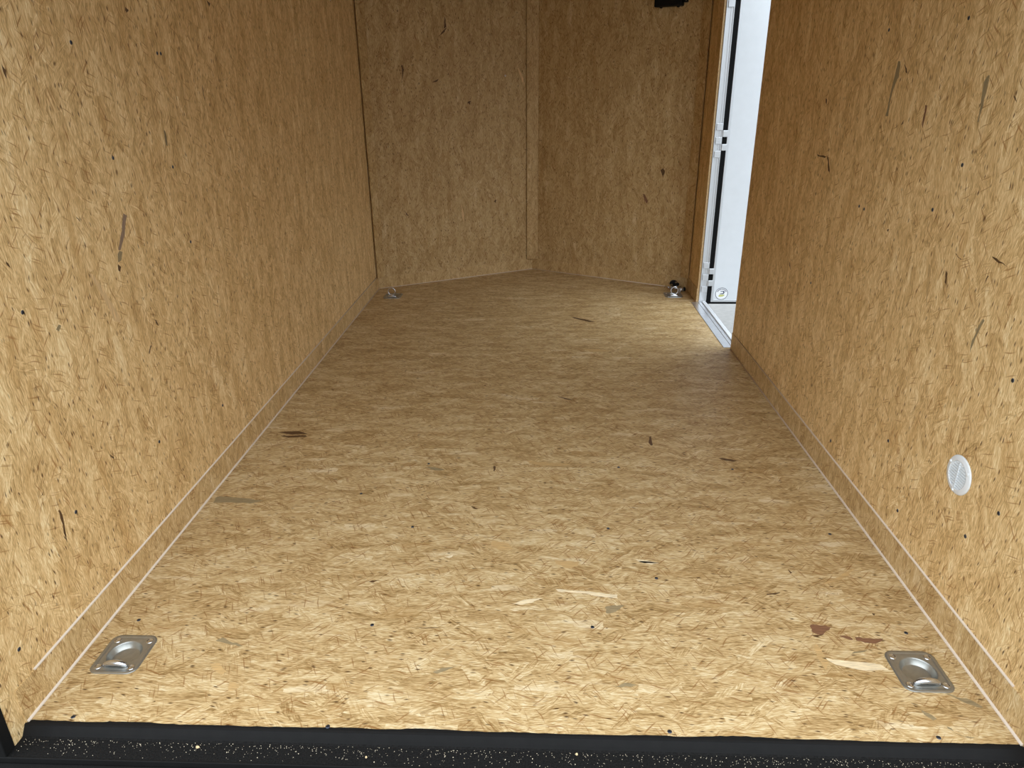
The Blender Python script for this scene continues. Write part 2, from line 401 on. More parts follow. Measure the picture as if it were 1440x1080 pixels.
def prism(bm, pts, z0, z1, mat=0):
    """extrude a plan outline (x, y) from z0 to z1"""
    a = [bm.verts.new((p[0], p[1], z0)) for p in pts]
    b = [bm.verts.new((p[0], p[1], z1)) for p in pts]
    n = len(pts)
    fs = [bm.faces.new(a[::-1]), bm.faces.new(b)]
    for i in range(n):
        fs.append(bm.faces.new((a[i], a[(i + 1) % n], b[(i + 1) % n], b[i])))
    for f in fs:
        f.material_index = mat

def sweep_y(bm, prof, y0, y1, mat=0):
    """extrude an (x, z) profile along y"""
    a = [bm.verts.new((p[0], y0, p[1])) for p in prof]
    b = [bm.verts.new((p[0], y1, p[1])) for p in prof]
    n = len(prof)
    fs = [bm.faces.new(a), bm.faces.new(b[::-1])]
    for i in range(n):
        fs.append(bm.faces.new((a[i], b[i], b[(i + 1) % n], a[(i + 1) % n])))
    for f in fs:
        f.material_index = mat

def tube(bm, pts, rad, n=10, mat=0, closed=False, flat=1.0):
    pts = [Vector(p) for p in pts]
    k = len(pts)
    rads = rad if isinstance(rad, (list, tuple)) else [rad] * k
    rings = []
    ref = None
    for i, p in enumerate(pts):
        t = (pts[(i + 1) % k] - pts[i - 1]) if closed else (pts[min(i + 1, k - 1)] - pts[max(i - 1, 0)])
        t.normalize()
        if ref is None:
            ref = Vector((0, 0, 1)) if abs(t.z) < 0.9 else Vector((1, 0, 0))
        sd = t.cross(ref)
        sd.normalize()
        up = sd.cross(t)
        ref = up
        rings.append([bm.verts.new(p + (sd * math.cos(a) + up * math.sin(a) * flat) * rads[i])
                      for a in [2 * math.pi * j / n for j in range(n)]])
    m = k if closed else k - 1
    for i in range(m):
        A, B = rings[i], rings[(i + 1) % k]
        for j in range(n):
            f = bm.faces.new((A[j], A[(j + 1) % n], B[(j + 1) % n], B[j]))
            f.material_index = mat
            f.smooth = True
    if not closed:
        for R in (rings[0][::-1], rings[-1]):
            f = bm.faces.new(R)
            f.material_index = mat

def lathe(bm, prof, n=32, centre=(0, 0, 0), mat=0, M4=None):
    """turn an (r, z) profile about z; a radius of 0 closes to a point"""
    c = Vector(centre)
    rings = []
    T = (lambda v: M4 @ v) if M4 else (lambda v: v)
    for r, z in prof:
        if r <= 1e-9:
            rings.append([bm.verts.new(T(c + Vector((0, 0, z))))])
        else:
            rings.append([bm.verts.new(T(c + Vector((r * math.cos(2 * math.pi * j / n), r * math.sin(2 * math.pi * j / n), z)))) for j in range(n)])
    for A, B in zip(rings, rings[1:]):
        for j in range(n):
            a0, a1 = A[j % len(A)], A[(j + 1) % len(A)]
            b0, b1 = B[j % len(B)], B[(j + 1) % len(B)]
            vs = []
            for q in (a0, a1, b1, b0):
                if q not in vs:
                    vs.append(q)
            if len(vs) > 2:
                f = bm.faces.new(vs)
                f.material_index = mat
                f.smooth = True

def ragged(poly, rnd, amt=0.0022, n=3):
    out = []
    k = len(poly)
    for i in range(k):
        a, b = Vector(poly[i] + (0,)), Vector(poly[(i + 1) % k] + (0,))
        L = (b - a).length
        for j in range(n):
            p = a.lerp(b, j / n)
            q = min(amt, L * 0.08)
            out.append((p.x + rnd.uniform(-q, q), p.y + rnd.uniform(-q, q)))
    return out

def add_flakes(bm, data, order, place, seed=3):
    """flakes that show in the board's surface, each a thin patch of the same mesh"""
    rnd = random.Random(seed)
    for kind, polys in data.items():
        mi = order.index(kind)
        for p in polys:
            q = ragged(p, rnd)
            try:
                f = bm.faces.new([bm.verts.new(place(a, b_)) for a, b_ in q])
                f.material_index = mi
            except ValueError:
                pass

XW = 1.029            # half the inside width
YC = 3.554            # where the side walls meet the nose
YN = 4.133            # tip of the nose
ZC = 2.0              # ceiling
KICK = 0.087
OPEN0, OPEN1, OPENH = 2.375, 3.235, 1.84     # side door opening

# ---------------------------------------------------------------- tie-down plates: where they are let into the floor
TIES = [(-0.926, 0.200), (0.9155, 0.1975), (-0.897, 3.372), (0.913, 3.402)]
PAN = (0.0, 0.002)

# ---------------------------------------------------------------- floor
def build_floor():
    bm = bmesh.new()
    e = 0.0006
    prism(bm, [(-XW, 0.0), (XW, 0.0), (XW, 1.1243 - e), (-XW, 1.1243 - e)], -0.018, 0.0)
    prism(bm, [(-XW, 1.1243 + e), (XW, 1.1243 + e), (XW, 2.3455 - e), (-XW, 2.3455 - e)], -0.018, 0.0)
    prism(bm, [(-XW, 2.3455 + e), (XW, 2.3455 + e), (XW, YC), (0, YN), (-XW, YC)], -0.018, 0.0)
    o = link('floor', bm, [M['floor']] + flake_mats('floor') + [M['steel']])
    cb = bmesh.new()
    for (x, y) in TIES:
        lathe(cb, [(0, -0.05), (0.0405, -0.05), (0.0405, 0.05), (0, 0.05)], 40, (x + PAN[0], y + PAN[1], 0))
    cut = link('cutter', cb, M['floor'])
    md = o.modifiers.new('pockets', 'BOOLEAN')
    md.operation = 'DIFFERENCE'
    md.object = cut
    md.solver = 'EXACT'
    bpy.context.view_layer.update()
    dg = bpy.context.evaluated_depsgraph_get()
    me = bpy.data.meshes.new_from_object(o.evaluated_get(dg))
    o.modifiers.clear()
    old = o.data
    o.data = me
    bpy.data.meshes.remove(old)
    bpy.data.objects.remove(cut)
    bm = bmesh.new()
    bm.from_mesh(me)
    add_flakes(bm, FLOOR_FLAKES, [None] + FLAKES, lambda a, b_: (a, b_, 0.0003), 5)
    # black paint run over from the steel sill on to the board's edge, with a ragged line
    rnd = random.Random(8)
    xs = [-XW + (2 * XW) * i / 150 for i in range(151)]
    wv = [0.004 + 0.005 * (0.5 + 0.5 * math.sin(i * 0.13)) * (0.6 + 0.4 * math.sin(i * 0.41 + 1)) + rnd.uniform(0, 0.0016) for i in range(151)]
    lp = [bm.verts.new((x, -0.0046, -0.0006)) for x in xs]
    lo = [bm.verts.new((x, -0.0006, 0.0004)) for x in xs]
    hi = [bm.verts.new((x, w_, 0.0004)) for x, w_ in zip(xs, wv)]
    for i in range(150):
        for a, b_ in ((lp, lo), (lo, hi)):
            f = bm.faces.new((a[i], a[i + 1], b_[i + 1], b_[i]))
            f.material_index = 1 + len(FLAKES)
    for f in bm.faces:
        f.normal_update()
        if f.normal.z < 0 and abs(f.calc_center_median().z) < 0.001 and f.material_index:
            f.normal_flip()
    bm.to_mesh(me)
    bm.free()
    tag(o, kind='structure')
    return o
floor = build_floor()

def screw_proto(name, parent, at, axis, mat=None, r=0.0048):
    """flush screw head: bevelled disc with a cross recess"""
    bm = bmesh.new()
    q = Vector((0, 0, 1)).rotation_difference(Vector(axis)).to_matrix().to_4x4()
    q.translation = at
    lathe(bm, [(0, -0.002), (r, -0.002), (r, 0.0004), (r * 0.85, 0.0009), (0, 0.0009)], 14, M4=q)
    for a in (0, math.pi / 2):
        rot = q @ Matrix.Rotation(a + 0.4, 4, 'Z')
        vs = [bm.verts.new(rot @ Vector(p)) for p in ((-r * .62, -r * .16, .001), (r * .62, -r * .16, .001), (r * .62, r * .16, .001), (-r * .62, r * .16, .001))]
        f = bm.faces.new(vs)
        f.material_index = 1
    return link(name, bm, [mat or M['screw'], M['slot']], parent)

for i, (x, y) in enumerate(FLOOR_SCREWS):
    if min((x - tx) ** 2 + (y - ty) ** 2 for tx, ty in TIES) > 0.08 ** 2:
        screw_proto('screw', floor, (x, y, 0.0), (0, 0, 1))

# ---------------------------------------------------------------- walls
def left_wall():
    bm = bmesh.new()
    box(bm, -XW - 0.012, -XW, -0.040, YC - 0.002, 0.0, ZC, 0)
    box(bm, -XW - 0.012, -XW, -0.040, -0.0005, -0.020, 0.0, 0)
    box(bm, -XW - 0.055, -XW - 0.0125, -0.040, YC, -0.02, ZC, 1)
    add_flakes(bm, LEFT_FLAKES, [None, None] + FLAKES, lambda a, b_: (-XW + 0.0003, a, b_), 11)
    o = link('wall_left', bm, [M['side_l'], M['white']] + flake_mats('side'))
    tag(o, kind='structure')
    for (y, z) in LEFT_SCREWS:
        screw_proto('screw', o, (-XW, y, z), (1, 0, 0))
    return o
wall_l = left_wall()

def right_wall():
    bm = bmesh.new()
    for (a, b_, mat) in ((XW, XW + 0.012, 0), (XW + 0.0125, XW + 0.055, 1)):
        box(bm, a, b_, -0.040, OPEN0, -0.02 if mat else 0.0, ZC, mat)
        box(bm, a, b_, OPEN1, YC - (0 if mat else 0.002), -0.02 if mat else 0.0, ZC, mat)
        box(bm, a, b_, OPEN0, OPEN1, OPENH, ZC, mat)
    box(bm, XW, XW + 0.012, -0.040, -0.0005, -0.020, 0.0, 0)
    # raw cut edges at the door opening
    box(bm, XW + 0.0002, XW + 0.0118, OPEN1 - 0.0008, OPEN1, 0.003, OPENH, 2 + len(FLAKES))
    box(bm, XW + 0.0002, XW + 0.0118, OPEN0, OPEN0 + 0.0008, 0.003, OPENH, 2 + len(FLAKES))
    add_flakes(bm, RIGHT_FLAKES, [None, None] + FLAKES, lambda a, b_: (XW - 0.0003, a, b_), 17)
    o = link('wall_right', bm, [M['side_r'], M['white']] + flake_mats('side_right') + [M['edge']])
    tag(o, kind='structure')
    for (y, z) in RIGHT_SCREWS:
        screw_proto('screw', o, (XW, y, z), (-1, 0, 0))
    return o
wall_r = right_wall()

def front_wall(side, flakes, seed):
    """one half of the V-shaped nose; side is -1 (left) or 1 (right)"""
    bm = bmesh.new()
    d = Vector((side * XW, YC - YN, 0)).normalized()          # from the tip towards the corner
    nrm = Vector((-d.y * side, d.x * side, 0))
    if nrm.y < 0:
        nrm = -nrm                                             # outwards, away from the room
    a, b_ = Vector((0, YN, 0)), Vector((side * XW, YC, 0))
    for (t0, t1, mat) in ((0.0, 0.012, 0), (0.0125, 0.05, 1)):
        q = [a + nrm * t0, b_ + nrm * t0, b_ + nrm * t1, a + nrm * t1]
        prism(bm, [(p.x, p.y) for p in q], 0.0, ZC, mat)
    slope = (YN - YC) / XW
    add_flakes(bm, flakes, [None, None] + FLAKES, lambda x, z: (x - nrm.x * 0.0004, YN - abs(x) * slope - nrm.y * 0.0004, z), seed)
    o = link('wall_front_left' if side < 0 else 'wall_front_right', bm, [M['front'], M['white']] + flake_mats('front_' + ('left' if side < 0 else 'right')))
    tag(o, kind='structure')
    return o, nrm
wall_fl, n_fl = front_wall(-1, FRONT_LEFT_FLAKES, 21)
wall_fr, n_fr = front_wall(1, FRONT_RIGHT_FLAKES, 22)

def front_point(x, z, off=0.0):
    s = -1 if x < 0 else 1
    n = n_fl if s < 0 else n_fr
    return Vector((x, YN - abs(x) * (YN - YC) / XW, z)) - n * off

# white disc standing in for daylight through a pinhole, left half of the nose
screw_proto('daylight_dot', wall_fl, front_point(-0.181, 1.318), (-n_fl.x, -n_fl.y, 0), M['plastic'], 0.005)

def ceiling_and_header():
    bm = bmesh.new()
    prism(bm, [(-XW - .055, -0.04), (XW + .055, -0.04), (XW + .055, YC), (0, YN + .055), (-XW - .055, YC)], ZC, ZC + 0.04)
    tag(link('ceiling', bm, M['ceil']), kind='structure')
ceiling_and_header()

# ---------------------------------------------------------------- battens in the corners of the nose
def batten(name, A, B, thick=0.006):
    """flat strip across a corner, from plan point A to plan point B"""
    A, B = Vector(A + (0,)), Vector(B + (0,))
    d = (B - A).normalized()
    n = Vector((d.y, -d.x, 0))
    if (Vector((0, 1.5, 0)) - A).dot(n) < 0:
        n = -n
    bm = bmesh.new()
    q = [A, B, B + n * thick - d * 0.0012, A + n * thick + d * 0.0012]
    prism(bm, [(p.x, p.y) for p in q], KICK - 0.006, ZC - 0.001)
    return tag(link(name, bm, M['batten']), kind='structure')
batten('trim_1', (-0.0415, YN - 0.0290), (0.038, YN - 0.0218))
batten('trim_2', (-XW + 0.0070, YC - 0.0470), (-XW + 0.0404, YC + 0.0225))
batten('trim_3', (XW - 0.0060, YC - 0.0470), (XW - 0.0404, YC + 0.0225))

# ---------------------------------------------------------------- baseboards with their caulk beads
def bead(parent, pts, r=0.0042):
    bm = bmesh.new()
    tube(bm, pts, r, 8)
    return link('caulk_bead', bm, M['caulk'], parent)

def baseboards():
    T = 0.003
    bm = bmesh.new()
    box(bm, -XW, -XW + T, 0.0005, YC - 0.0015, 0.0, KICK)
    o = tag(link('baseboard_left', bm, M['kick_l']), kind='structure')
    bead(o, [(-XW + T, 0.002, 0.001), (-XW + T, 1.8, 0.001), (-XW + T, YC - 0.004, 0.001)])
    bead(o, [(-XW + 0.001, 0.060, KICK), (-XW + 0.001, 1.8, KICK), (-XW + 0.001, YC - 0.055, KICK)], 0.0032)
    bm = bmesh.new()
    box(bm, XW - T, XW, 0.0005, OPEN0 - 0.001, 0.0, KICK)
    o = tag(link('baseboard_right', bm, M['kick_r']), kind='structure')
    bead(o, [(XW - T, 0.002, 0.001), (XW - T, 1.2, 0.001), (XW - T, OPEN0 - 0.004, 0.001)])
    bead(o, [(XW - 0.001, 0.070, KICK), (XW - 0.001, 1.2, KICK), (XW - 0.001, 2.294, KICK)], 0.0032)
    bm = bmesh.new()
    box(bm, XW - T, XW, OPEN1 + 0.001, YC - 0.0015, 0.0, KICK)
    tag(link('baseboard_door_side', bm, M['kick_r']), kind='structure')
    for s, nm, n in ((-1, 'baseboard_front_left', n_fl), (1, 'baseboard_front_right', n_fr)):
        bm = bmesh.new()
        a, b_ = Vector((0, YN - 0.001, 0)), Vector((s * (XW - 0.003), YC + 0.0005, 0))
        q = [a, b_, b_ - n * T, Vector((0, YN - T * 1.15 - 0.001, 0))]
        prism(bm, [(p.x, p.y) for p in q], 0.0, KICK - 0.008)
        o = tag(link(nm, bm, M['kick_f']), kind='structure')
        p0, p1 = front_point(s * 0.004, 0.001, T), front_point(s * (XW - 0.008), 0.001, T)
        bead(o, [p0, (p0 + p1) / 2, p1], 0.0036)
baseboards()

# ---------------------------------------------------------------- rear frame of the trailer: sill, post, bumper
def rear_frame():
    o = empty('rear_frame', (0, -0.04, -0.03))
    tag(o, 'black painted steel sill and post framing the open rear end of the floor', 'sill')
    inv = Vector((0, 0.04, 0.03))
    bm = bmesh.new()
    # riser against the cut floor edge, gritty tread, raised front lip
    prof = [(-0.0005, -0.001), (-0.0035, -0.001), (-0.011, -0.0105), (-0.0125, -0.0125), (-0.0165, -0.0185), (-0.021, -0.020), (-0.0655, -0.020), (-0.0655, -0.045), (-0.0005, -0.045)]
    a = [bm.verts.new(Vector((-XW - 0.0005, y, z)) + inv) for y, z in prof]
    b_ = [bm.verts.new(Vector((XW + 0.0005, y, z)) + inv) for y, z in prof]
    n = len(prof)
    bm.faces.new(a); bm.faces.new(b_[::-1])
    for i in range(n):
        f = bm.faces.new((a[i], b_[i], b_[(i + 1) % n], a[(i + 1) % n]))
        f.material_index = 1 if i in (4, 5) else 0
    link('sill', bm, [M['steel'], M['grit']], o)
    bm = bmesh.new()
    box(bm, -XW - 0.09, XW + 0.09, -0.070, -0.0660, -0.12, -0.0185, 0, 0.0012)
    bmesh.ops.translate(bm, verts=bm.verts, vec=inv)
    link('sill_lip', bm, M['steel'], o)
    bm = bmesh.new()
    box(bm, -XW - 0.09, XW + 0.09, -0.16, -0.0705, -0.12, -0.030, 0, 0.003)
    bmesh.ops.translate(bm, verts=bm.verts, vec=inv)
    link('bumper', bm, M['steel'], o)
    for s in (-1, 1):
        bm = bmesh.new()
        x0, x1 = sorted((s * (XW - 0.002), s * (XW + 0.085)))
        box(bm, x0, x1, -0.069, -0.0415, -0.0195, ZC + 0.04, 0, 0.002)
        bmesh.ops.translate(bm, verts=bm.verts, vec=inv)
        link('post', bm, M['steel'], o)
    bm = bmesh.new()
    box(bm, -XW + 0.004, XW - 0.004, -0.069, -0.0415, ZC - 0.06, ZC + 0.04, 0, 0.002)
    bmesh.ops.translate(bm, verts=bm.verts, vec=inv)
    link('header', bm, M['steel'], o)
rear_frame()

def sill_dust():
    rnd = random.Random(31)
    bm = bmesh.new()
    for i in range(900):
        x = rnd.uniform(-XW + 0.01, XW - 0.01)
        y = -0.022 - abs(rnd.gauss(0, 0.012)) if rnd.random() < 0.6 else rnd.uniform(-0.062, -0.022)
        if y < -0.064: continue
        s = rnd.uniform(0.0005, 0.0011) * (1.6 if rnd.random() < 0.06 else 1)
        a = rnd.uniform(0, 6.28)
        pts = [(x + s * math.cos(a + k * 2.1), y + s * math.sin(a + k * 2.1)) for k in range(3)]
        base = [bm.verts.new((px, py, -0.0199)) for px, py in pts]
        top = bm.verts.new((x, y, -0.0199 + s * 0.9))
        for k in range(3):
            bm.faces.new((base[k], base[(k + 1) % 3], top))
    tag(link('sawdust', bm, M['dust']), 'specks of pale sawdust scattered along the black rear sill', 'sawdust', kind='stuff')
sill_dust()

def wood_chip(x, y, s, lab):
    bm = bmesh.new()
    rnd = random.Random(int(s * 1e5))
    n = 7
    a = [bm.verts.new((s * (1 + rnd.uniform(-.3, .3)) * math.cos(k * 6.283 / n), s * .75 * (1 + rnd.uniform(-.3, .3)) * math.sin(k * 6.283 / n), 0)) for k in range(n)]
    b_ = [bm.verts.new((v.co.x * .75, v.co.y * .75, s * 0.7 + rnd.uniform(0, s * .3))) for v in a]
    bm.faces.new(a[::-1]); bm.faces.new(b_)
    for k in range(n):
        bm.faces.new((a[k], a[(k + 1) % n], b_[(k + 1) % n], b_[k]))
    tag(link('wood_chip', bm, M['chip'], loc=(x, y, -0.0200)), lab, 'wood chip', 'wood chips on the sill')
wood_chip(-0.6475, -0.0325, 0.0036, 'largest pale wood chip lying on the black sill in front of the left rear tie-down')
wood_chip(-0.2941, -0.0458, 0.0026, 'small pale wood chip near the front lip of the black sill, left of centre')
wood_chip(0.1321, -0.0266, 0.0028, 'small pale wood chip on the black sill just right of centre')

# ---------------------------------------------------------------- floor tie-downs
def rrect(w_, h_, r, ang, cx, cy):
    """where the ray from (cx, cy) at this angle meets a rounded rectangle w_ x h_ centred on the origin"""
    dx, dy = math.cos(ang), math.sin(ang)
    lo, hi = 0.0, 0.2
    for _ in range(40):
        t = (lo + hi) / 2
        px, py = abs(cx + dx * t), abs(cy + dy * t)
        qx, qy = px - (w_ / 2 - r), py - (h_ / 2 - r)
        d = math.hypot(max(qx, 0), max(qy, 0)) + min(max(qx, qy), 0) - r
        if d < 0: lo = t
        else: hi = t
    return (cx + dx * lo, cy + dy * lo)

def tie_plate():
    bm = bmesh.new()
    N = 96
    cx, cy = PAN
    loops = []
    for w_, h_, r, z in ((0.112, 0.124, 0.022, 0.0), (0.112, 0.124, 0.022, 0.0018), (0.1105, 0.1225, 0.0215, 0.0026),
                         (0.0945, 0.1065, 0.014, 0.0026), (0.0930, 0.1050, 0.013, 0.0019), (0.0885, 0.1005, 0.012, 0.0021)):
        loops.append([bm.verts.new(rrect(w_, h_, r, 2 * math.pi * k / N, cx, cy) + (z,)) for k in range(N)])
    for r, z in ((0.0400, 0.0021), (0.0390, 0.0018), (0.0380, 0.0006), (0.0374, -0.0012), (0.0312, -0.0112), (0.0302, -0.0121), (0.0290, -0.0123), (0.0270, -0.0127), (0.018, -0.0137), (0.008, -0.0144)):
        loops.append([bm.verts.new((cx + r * math.cos(2 * math.pi * k / N), cy + r * math.sin(2 * math.pi * k / N), z)) for k in range(N)])
    for A, B in zip(loops, loops[1:]):
        for k in range(N):
            f = bm.faces.new((A[k], A[(k + 1) % N], B[(k + 1) % N], B[k]))
            f.smooth = True
    f = bm.faces.new(loops[-1])
    f.smooth = True
    return bm

def tie_down(loc, label, group, ring, src=None):
    o = empty('tie_down', (loc[0], loc[1], 0))
    tag(o, label, 'tie-down', group)
    if src is None:
        link('plate', tie_plate(), M['zinc'], o)
        bm = bmesh.new()
        pts, rr = [], []
        for k in range(13):
            t = -1 + 2 * k / 12
            pts.append((0.0285 * t, -0.0385, 0.0022 + 0.0086 * (1 - abs(t) ** 2.6)))
            rr.append(0.0032 + 0.0040 * (1 - t * t) ** 0.5)
        tube(bm, pts, rr, 14)
        link('crossbar', bm, M['chrome'], o)
        for sx in (-0.0395, 0.0395):
            for sy in (-0.0425, 0.0425):
                bm = bmesh.new()
                lathe(bm, [(0.0085, 0.0022), (0.0078, 0.0034), (0.0066, 0.0036), (0.0058, 0.0027), (0.0030, 0.0024), (0.0014, 0.0034), (0, 0.0035)], 20, (sx, sy, 0))
                link('screw', bm, M['chrome'], o)
    else:
        for ch in src.children:
            if ch.name.startswith('ring'):
                continue
            c = ch.copy()
            COL.objects.link(c)
            c.parent = o
    if ring:
        bm = bmesh.new()
        R = 0.0225
        lean = 0.10
        tube(bm, [(R * math.cos(a), -0.0385 + math.sin(lean) * R * (1 + math.sin(a)), 0.0175 + math.cos(lean) * R * (1 + math.sin(a)))
                  for a in [2 * math.pi * k / 40 for k in range(40)]], 0.0036, 10, closed=True)
        link('ring', bm, M['chrome'], o)
        bm = bmesh.new()
        box(bm, -0.020, 0.020, -0.0500, -0.0440, 0.0025, 0.0120, 0, 0.002)
        link('ring_clamp', bm, M['chrome'], o)
    return o
GRP = 'floor tie-downs'
t0 = tie_down(TIES[0], 'recessed zinc tie-down plate in the floor at the left rear, beside the sill', GRP, False)
tie_down(TIES[1], 'recessed zinc tie-down plate in the floor at the right rear, below the brown flake marks', GRP, False, t0)
tie_down(TIES[2], 'small zinc tie-down with upright ring in the left front floor corner', GRP, True, t0)
tie_down(TIES[3], 'small zinc tie-down with upright ring by the side door threshold', GRP, True, t0)

# ---------------------------------------------------------------- metal and webbing left behind the right front tie-down
def strap_bundle():
    o = empty('strap_bundle', (0.945, 3.500, 0))
    tag(o, 'small bundle of black webbing and silver metal fittings behind the right front tie-down', 'strap')
    bm = bmesh.new()
    pts = []
    for k in range(46):                                       # a loose roll of webbing standing on edge
        a = k * 0.42
        r = 0.006 + 0.00048 * k
        pts.append((-0.006 + r * math.cos(a) * 1.1, 0.030, 0.0440 + r * math.sin(a) * 0.85))
    for i in range(len(pts) - 1):
        p, q = pts[i], pts[i + 1]
        vs = [bm.verts.new((p[0], p[1] - 0.014, p[2])), bm.verts.new((q[0], q[1] - 0.014, q[2])),
              bm.verts.new((q[0], q[1] + 0.014, q[2])), bm.verts.new((p[0], p[1] + 0.014, p[2]))]
        bm.faces.new(vs)
    bmesh.ops.remove_doubles(bm, verts=bm.verts, dist=1e-5)
    g_ = bmesh.ops.solidify(bm, geom=list(bm.faces), thickness=0.0016)
    tube(bm, [(-0.006, 0.017, 0.044), (-0.006, 0.043, 0.044)], 0.0085, 12)
    link('webbing', bm, M['webbing'], o, True)
    bm = bmesh.new()
    tube(bm, [(-0.030, 0.0, 0.030), (0.0, -0.004, 0.033), (0.034, -0.002, 0.030)], 0.0032, 8)
    tube(bm, [(-0.028, -0.012, 0.020), (0.0, -0.015, 0.022), (0.030, -0.013, 0.021)], 0.0030, 8)
    box(bm, -0.034, -0.028, -0.017, 0.006, 0.001, 0.034, 0, 0.001)
    link('buckle_frame', bm, M['chrome'], o)
    bm = bmesh.new()
    tube(bm, [(0.018, -0.022, 0.017), (0.046, -0.020, 0.017)], 0.0115, 14)
    tube(bm, [(0.020, -0.026, 0.0052), (0.030, -0.027, 0.0040)], 0.0035, 8)
    link('barrel', bm, M['alu_bright'], o)
    bm = bmesh.new()
    tube(bm, [(0.0465, -0.020, 0.018), (0.059, -0.019, 0.019)], 0.0135, 14)
    link('end_cap', bm, M['ink'], o)
    bm = bmesh.new()
    tube(bm, [(-0.036, 0.0, 0.014), (-0.050, 0.010, 0.028), (-0.064, 0.018, 0.030), (-0.070, 0.020, 0.020)], 0.0024, 8)
    link('hook', bm, M['chrome'], o)
strap_bundle()

# ---------------------------------------------------------------- round vent low on the right wall
def vent():
    o = empty('wall_vent', (XW, 0.4063, 0.391))
    tag(o, 'round white plastic louvred vent screwed low on the right wall', 'vent')
    q = Matrix.Rotation(-math.pi / 2, 4, 'Y')                 # local z points into the room
    bm = bmesh.new()
    lathe(bm, [(0.0, 0.0002), (0.0470, 0.0002), (0.0475, 0.0016), (0.0462, 0.0034), (0.0440, 0.0042), (0.0365, 0.0056), (0.0350, 0.0060), (0.0340, 0.0055), (0.0335, 0.0006)], 56, M4=q)
    link('flange', bm, M['plastic'], o)
    bm = bmesh.new()
    lathe(bm, [(0.0334, 0.0007), (0.0, 0.0007)], 56, M4=q)
    link('shade_disc', bm, M['vent_shade'], o)  # recess shade put into this disc's colour
    n = 10
    for k in range(n):
        zz = -0.0295 + 0.059 * k / (n - 1)
        half = math.sqrt(max(0.0332 ** 2 - zz ** 2, 0)) - 0.0008
        bm = bmesh.new()
        # a blade along y, tilted
        for (x0, z0), (x1, z1) in (((-0.0012, zz + 0.0016), (-0.0056, zz - 0.0010)),):
            pr = [(x0, z0), (x0, z0 - 0.0011), (x1, z1 - 0.0011), (x1, z1)]
            sweep_y(bm, pr, -half, half)
        link('louvre_blade', bm, M['plastic'], o)
    bm = bmesh.new()
    box(bm, -0.0064, -0.0024, -0.0008, 0.0008, -0.0330, 0.0330)
    link('rib', bm, M['plastic'], o)
    for (y, z) in ((0.449, 0.413), (0.373, 0.410), (0.411, 0.345)):
        d = Vector((y - 0.4063, z - 0.391)).normalized() * 0.0405
        bm = bmesh.new()
        qq = Matrix.Translation((-0.0044, d.x, d.y)) @ q
        lathe(bm, [(0.0040, 0.0), (0.0040, 0.0010), (0.0030, 0.0024), (0, 0.0029)], 14, M4=qq)
        link('screw', bm, M['plastic'], o)
vent()

# ---------------------------------------------------------------- black box and ring high on the walls
def fixture():
    n = n_fr
    d = Vector((-n.y, n.x, 0))
    if d.x < 0: d = -d
    c = front_point(0.829, 1.796)
    o = empty('black_fixture', c)
    tag(o, 'black plastic box high on the front wall, cut by the picture top', 'box')
    R = Matrix((d, -n, Vector((0, 0, 1)))).transposed().to_4x4()   # local x along wall, y into room, z up
    def put(bm):
        bmesh.ops.transform(bm, matrix=R, verts=bm.verts)
    bm = bmesh.new()
    box(bm, -0.100, 0.068, 0.001, 0.050, -0.122, 0.09, 0, 0.005)
    put(bm); link('body', bm, M['ink'], o)
    bm = bmesh.new()
    box(bm, 0.0685, 0.094, 0.001, 0.030, -0.104, 0.06, 0, 0.004)
    put(bm); link('side_tab', bm, M['ink'], o)
    for x in (-0.066, 0.040):
        bm = bmesh.new()
        box(bm, x - 0.006, x + 0.006, 0.012, 0.030, -0.128, -0.1225, 0, 0.0015)
        put(bm); link('foot', bm, M['ink'], o)
    bm = bmesh.new()
    lathe(bm, [(0.006, 0.0), (0.005, 0.002), (0, 0.003)], 14, M4=Matrix.Translation((0.086, 0.0305, -0.090)) @ Matrix.Rotation(-math.pi / 2, 4, 'X'))
    put(bm); link('screw', bm, M['chrome'], o)
fixture()

def wall_ring():
    bm = bmesh.new()
    tube(bm, [(0.0075, 0.011 * math.cos(a), 0.011 * math.sin(a)) for a in [2 * math.pi * k / 24 for k in range(24)]], 0.003, 8, closed=True)
    tube(bm, [(-0.0005, 0, 0.012), (0.0075, 0, 0.012)], 0.0025, 8)
    o = link('wall_ring', bm, M['plastic'], loc=(-XW + 0.001, 2.971, 1.672))
    tag(o, 'tiny pale ring high on the left wall at the picture top', 'ring')
wall_ring()

